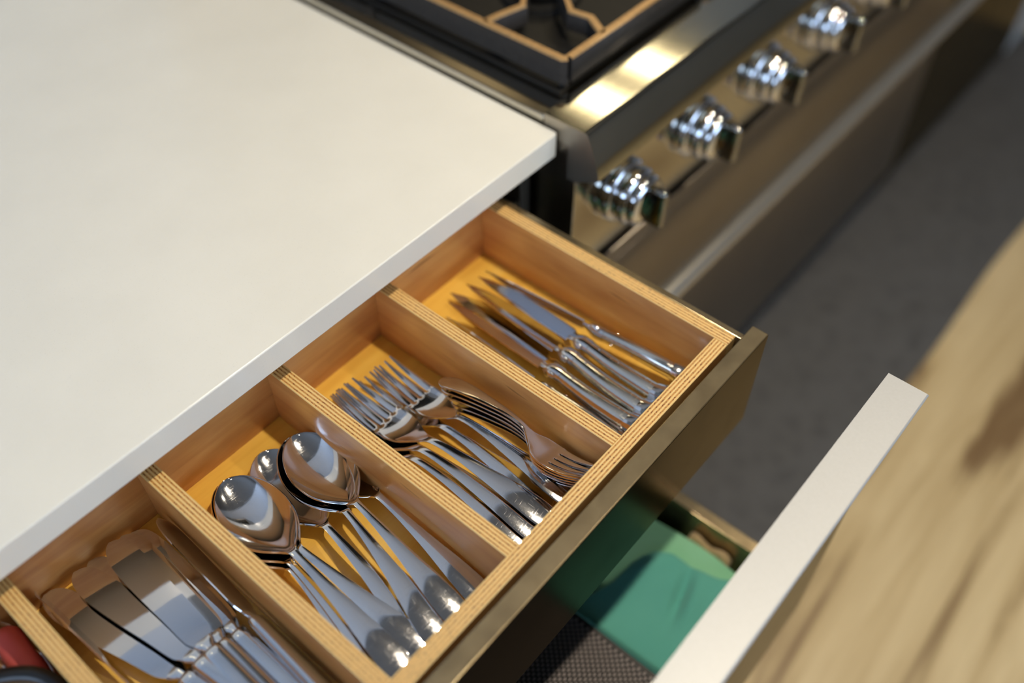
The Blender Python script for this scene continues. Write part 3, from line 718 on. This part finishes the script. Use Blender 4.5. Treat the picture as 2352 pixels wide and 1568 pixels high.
# ------------------------------------------------------------------ range
RG = empty('range_cooker', (0.618, 0.3, -0.9), 'stainless steel gas range with chrome knobs beside the counter', 'range')
X0, X1 = 0.004, 1.232
box('side_panel', (X0, X0+0.003), (-0.0225, 0.68), (-0.82, 0.0005), M['stainless_dark'], RG, bev=0.0005)
box('side_panel', (X1-0.003, X1), (-0.0225, 0.68), (-0.82, 0.0005), M['stainless_dark'], RG, bev=0.0005)
extrude_profile('side_trim', [(0.0225, -0.002), (0.68, -0.002), (0.68, 0.0095), (0.0225, 0.0095)], X0-0.001, X0+0.016, M['stainless'], RG, 0.0015)
extrude_profile('side_trim', [(0.0225, -0.002), (0.68, -0.002), (0.68, 0.0095), (0.0225, 0.0095)], X1-0.016, X1, M['stainless'], RG, 0.0015)
prof = [(0.0215, -0.012), (0.0215, 0.0128), (0.0, 0.0128), (-0.0300, 0.0128), (-0.0335, 0.0127)]
cx, cy = -0.0335, 0.0125
prof += [(-0.0352, 0.0121), (-0.0364, 0.0108)]
prof += [(-0.0395, 0.0050), (-0.0435, -0.0050), (-0.0470, -0.0140), (-0.0500, -0.0220), (-0.0525, -0.0300), (-0.0538, -0.0370), (-0.0540, -0.0395), (-0.0525, -0.0410), (-0.0240, -0.0560), (-0.012, -0.0560), (-0.012, -0.012)]
fr = extrude_profile('front_rail', prof, X0-0.001, X1, M['rail'], RG, 0.0, True, 28); fr.data.materials.append(M['end_steel'])
for p in fr.data.polygons:
    if abs(p.normal.x) > 0.9: p.material_index = 1
box('cooktop_sheet', (X0+0.0155, X1-0.0155), (0.0216, 0.68), (-0.014, 0.0030), M['stainless'], RG, bev=0.001)
box('burner_well', (0.050, 1.186), (0.038, 0.64), (0.0031, 0.0060), M['enamel'], RG, bev=0.0008)
box('control_panel', (X0+0.0005, X1), (-0.0232, -0.004), (-0.2005, -0.0562), M['stainless'], RG, bev=0.001)
extrude_profile('door_top', [(-0.0300, -0.2120), (-0.004, -0.2120), (-0.004, -0.235), (-0.0300, -0.235)], X0+0.002, X1-0.002, M['stainless_dark'], RG, 0.0015)
box('oven_door', (X0+0.002, X1-0.002), (-0.0300, -0.004), (-0.790, -0.2352), M['stainless_dark'], RG, bev=0.0015)
box('kick_panel', (X0+0.01, X1-0.01), (0.02, 0.035), (-0.875, -0.80), M['body'], RG)
for x in (0.05, 1.18):
    for y in (0.06, 0.62):
        bm = bmesh.new(); lathe_z(bm, [(0, 0.018), (0.008, 0.02), (0.01, 0.012), (0.09, 0.012)], 16); bm_obj('foot', bm, M['body'], RG, (x, y, -0.90), smooth=True)
hd = part_empty('door_handle', RG, Vector((0.618, -0.08, -0.31))-Vector(RG.location))
bm = bmesh.new(); tube(bm, [(-0.565, 0, 0), (-0.563, 0, 0), (0.563, 0, 0), (0.565, 0, 0)], [0.012, 0.0145, 0.0145, 0.012], 24); bm_obj('bar', bm, M['handle_bar'], hd, (0.618, -0.080, -0.312), smooth=True)
for x in (0.075, 1.161): box('bracket', (x-0.012, x+0.012), (-0.078, -0.0302), (-0.320, -0.302), M['stainless'], hd, bev=0.003)
# knobs
def knob_parts():
    out = []
    bm = bmesh.new(); lathe_y(bm, [(0, 0.0370), (-0.0006, 0.0398), (-0.004, 0.0408), (-0.011, 0.0402), (-0.0145, 0.0385), (-0.0160, 0.0350)], n=64); out.append(('bezel', mesh_from(bm, M['chrome'], True, 50)))
    bm = bmesh.new(); lathe_y(bm, [(-0.0155, 0.0335), (-0.0175, 0.0350), (-0.024, 0.0356), (-0.0300, 0.0348), (-0.0325, 0.0330), (-0.0335, 0.0308), (-0.0345, 0.0308), (-0.0360, 0.0318), (-0.0405, 0.0314), (-0.0440, 0.0290), (-0.0462, 0.0240), (-0.0470, 0.0150), (-0.0472, 0.004)], n=64); out.append(('knob_body', mesh_from(bm, M['chrome'], True, 60)))
    bm = boxbm(0.0130, 0.030, 0.054, (0, -0.0535, 0)); bevel_all(bm, 0.0055, 5); out.append(('grip', mesh_from(bm, M['grip'], True, 70)))
    return out
KP = knob_parts()
first = None
for i, x in enumerate((0.0885, 0.2470, 0.4050, 0.5680, 0.7260, 0.8850, 1.0440)):
    if first is None:
        k = part_empty('control_knob', RG, Vector((x, -0.0235, -0.116))-Vector(RG.location)); first = k
        for nm, me in KP: o = bpy.data.objects.new(nm, me); COL.objects.link(o); o.parent = k
    else:
        k = first.copy(); COL.objects.link(k); k.location = Vector((x, -0.0235, -0.116))-Vector(RG.location)
        for ch in first.children: c = ch.copy(); COL.objects.link(c); c.parent = k
for x in (0.170, 0.328, 0.486):
    bm = bmesh.new(); lathe_y(bm, [(0, 0.0026), (-0.0004, 0.0026)], n=16); bm_obj('indicator_dot', bm, simple('blue_print', lin(30, 34, 92), 0.4), RG, (x, -0.0233, -0.092))
# burners
for (x, y, r) in ((0.197, 0.185, 0.045), (0.197, 0.46, 0.038), (0.49, 0.185, 0.038), (0.80, 0.185, 0.045)):
    b = part_empty('burner', RG, Vector((x, y, 0.006))-Vector(RG.location))
    bm = bmesh.new(); lathe_z(bm, [(0, r*1.15), (0.006, r*1.1), (0.008, r*0.85), (0.014, r*0.85)], 36); bm_obj('burner_ring', bm, M['enamel'], b, (x, y, 0.006), smooth=True)
    bm = bmesh.new(); lathe_z(bm, [(0.0142, r*0.80), (0.015, r*0.9), (0.020, r*0.88), (0.022, r*0.7), (0.0225, r*0.2)], 36); bm_obj('burner_cap', bm, M['enamel'], b, (x, y, 0.006), smooth=True)
# grate
def bar(bm, pts, w, z0, z1, taper=0.72):
    """flat-topped cast bar following pts (x,y) with a trapezoid section"""
    pts = [Vector((p[0], p[1])) for p in pts]; rings = []
    for i, p in enumerate(pts):
        a = (p-pts[i-1]).normalized() if i > 0 else None; b = (pts[i+1]-p).normalized() if i+1 < len(pts) else None
        d = ((a or b)+(b or a)).normalized(); n = Vector((-d.y, d.x)); k = 1/max(0.5, n.dot(Vector((-(a or b).y, (a or b).x))))
        ww = (w[i] if isinstance(w, (list, tuple)) else w)*k; r = []
        for s, z, f in ((-1, z0, 1), (1, z0, 1), (1, z1-0.002, taper+0.08), (0.8, z1, taper), (-0.8, z1, taper), (-1, z1-0.002, taper+0.08)):
            q = p+n*s*ww/2*f; r.append(bm.verts.new((q.x, q.y, z)))
        rings.append(r)
    for a, b in zip(rings, rings[1:]):
        for k in range(6): bm.faces.new((a[k], a[(k+1) % 6], b[(k+1) % 6], b[k]))
    bm.faces.new(rings[0][::-1]); bm.faces.new(rings[-1]); bmesh.ops.recalc_face_normals(bm, faces=bm.faces[:])
def grate(x0, x1, y0, y1, label, group=None):
    G = empty('cooking_grate', ((x0+x1)/2, (y0+y1)/2, 0.006), label, 'grate', 'cast iron grates on the range')
    Zt, Zb = 0.0425, 0.0135
    def B(name, pts, w, zb=Zb, zt=Zt):
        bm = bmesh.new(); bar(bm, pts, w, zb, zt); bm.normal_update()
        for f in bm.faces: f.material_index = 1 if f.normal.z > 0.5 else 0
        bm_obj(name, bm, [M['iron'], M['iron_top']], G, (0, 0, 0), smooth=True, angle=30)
    c = 0.006
    B('frame_bar', [(x0+c, y0), (x1-c, y0)], 0.0125); B('frame_bar', [(x1-c, y1), (x0+c, y1)], 0.0125)
    B('frame_bar', [(x0, y1-c*0), (x0, y0+0.004), (x0+0.004, y0)], 0.0125); B('frame_bar', [(x1, y0+c*0), (x1, y1)], 0.0125)
    cx, cy = (x0+x1)/2, (y0+y1)/2
    for sx in (-1, 1):
        xe = x0 if sx < 0 else x1
        B('finger', [(xe, cy+sx*0.030), (xe-sx*0.020, cy+sx*0.032), (xe-sx*0.055, cy+sx*0.040), (cx+sx*0.045, cy+sx*0.012)], [0.013, 0.012, 0.011, 0.009], 0.020)
    for sy in (-1, 1):
        ye = y0 if sy < 0 else y1
        B('finger', [(cx+sy*0.070, ye), (cx+sy*0.052, ye-sy*0.030), (cx+sy*0.056, ye-sy*0.056), (cx+sy*0.018, cy+sy*0.045)], [0.013, 0.012, 0.011, 0.009], 0.020)
    for fx, fy in ((x0, y0), (x1, y0), (x0, y1), (x1, y1)):
        bx, by = fx+(0.004 if fx == x0 else -0.004), fy+(0.004 if fy == y0 else -0.004)
        bm = bmesh.new(); lathe_z(bm, [(0, 0.004), (0.001, 0.0055), (0.009, 0.006)], 12); bm_obj('foot', bm, M['iron'], G, (bx, by, 0.0060), smooth=True)
    return G
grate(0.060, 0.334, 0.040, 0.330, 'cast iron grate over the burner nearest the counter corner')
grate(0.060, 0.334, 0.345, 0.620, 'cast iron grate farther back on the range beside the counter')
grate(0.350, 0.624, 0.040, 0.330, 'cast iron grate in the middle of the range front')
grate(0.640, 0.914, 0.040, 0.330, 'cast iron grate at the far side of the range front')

# ------------------------------------------------------------------ hood over the range
HD = empty('range_hood', (0.48, 0.45, 0.75), 'stainless range hood hanging above the gas range', 'range hood')
extrude_profile('canopy', [(0.20, 0.76), (0.735, 0.76), (0.735, 1.10), (0.42, 1.10), (0.20, 0.84)], 0.02, 1.30, M['stainless_dark'], HD, 0.002)
box('baffle_filter', (0.06, 1.26), (0.26, 0.70), (0.752, 0.7598), M['baffle'], HD)
box('chimney', (0.50, 0.82), (0.50, 0.735), (1.10, 1.40), M['stainless_dark'], HD)
for x in (0.93, 1.13): box('hood_lamp', (x-0.03, x+0.03), (0.41, 0.69), (0.7455, 0.7518), M['hoodglow'], HD)

tag(box('added_backsplash', (0.0, 1.30), (0.7345, 0.7395), (-0.03, 0.755), M['stainless_dark'], bev=0.001), 'dark steel sheet added unseen behind the range to dull its reflections', 'added_backsplash')  # unseen sheet, added to darken what the rail and grates mirror
# ------------------------------------------------------------------ cabinet past the range
C2 = empty('tall_cabinet', (1.8, 0.3, -0.9), 'light grey cabinet standing past the far end of the range', 'cabinet')
box('body', (2.02, 2.9), (-0.0, 0.70), (-0.88, 0.0), M['greycab'], C2, bev=0.002)
box('plinth', (2.03, 2.9), (0.03, 0.68), (-0.90, -0.8801), M['body'], C2)
box('door', (2.021, 2.45), (-0.018, -0.0002), (-0.87, -0.01), M['greycab'], C2, bev=0.002)
box('door', (2.455, 2.89), (-0.018, -0.0002), (-0.87, -0.01), M['greycab'], C2, bev=0.002)
C3 = empty('base_unit', (1.62, 0.3, -0.9), 'dark base unit standing between the range and the light grey cabinet', 'cabinet')
box('body', (1.238, 2.015), (-0.0, 0.70), (-0.86, -0.035), M['body'], C3, bev=0.002)
box('worktop', (1.238, 2.015), (-0.02, 0.73), (-0.0345, 0.0), M['greycab'], C3, bev=0.002)
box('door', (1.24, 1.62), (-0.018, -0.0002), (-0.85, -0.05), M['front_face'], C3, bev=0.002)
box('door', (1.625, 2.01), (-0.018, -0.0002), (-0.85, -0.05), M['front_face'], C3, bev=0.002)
box('plinth', (1.24, 2.01), (0.05, 0.68), (-0.90, -0.8601), M['body'], C3)
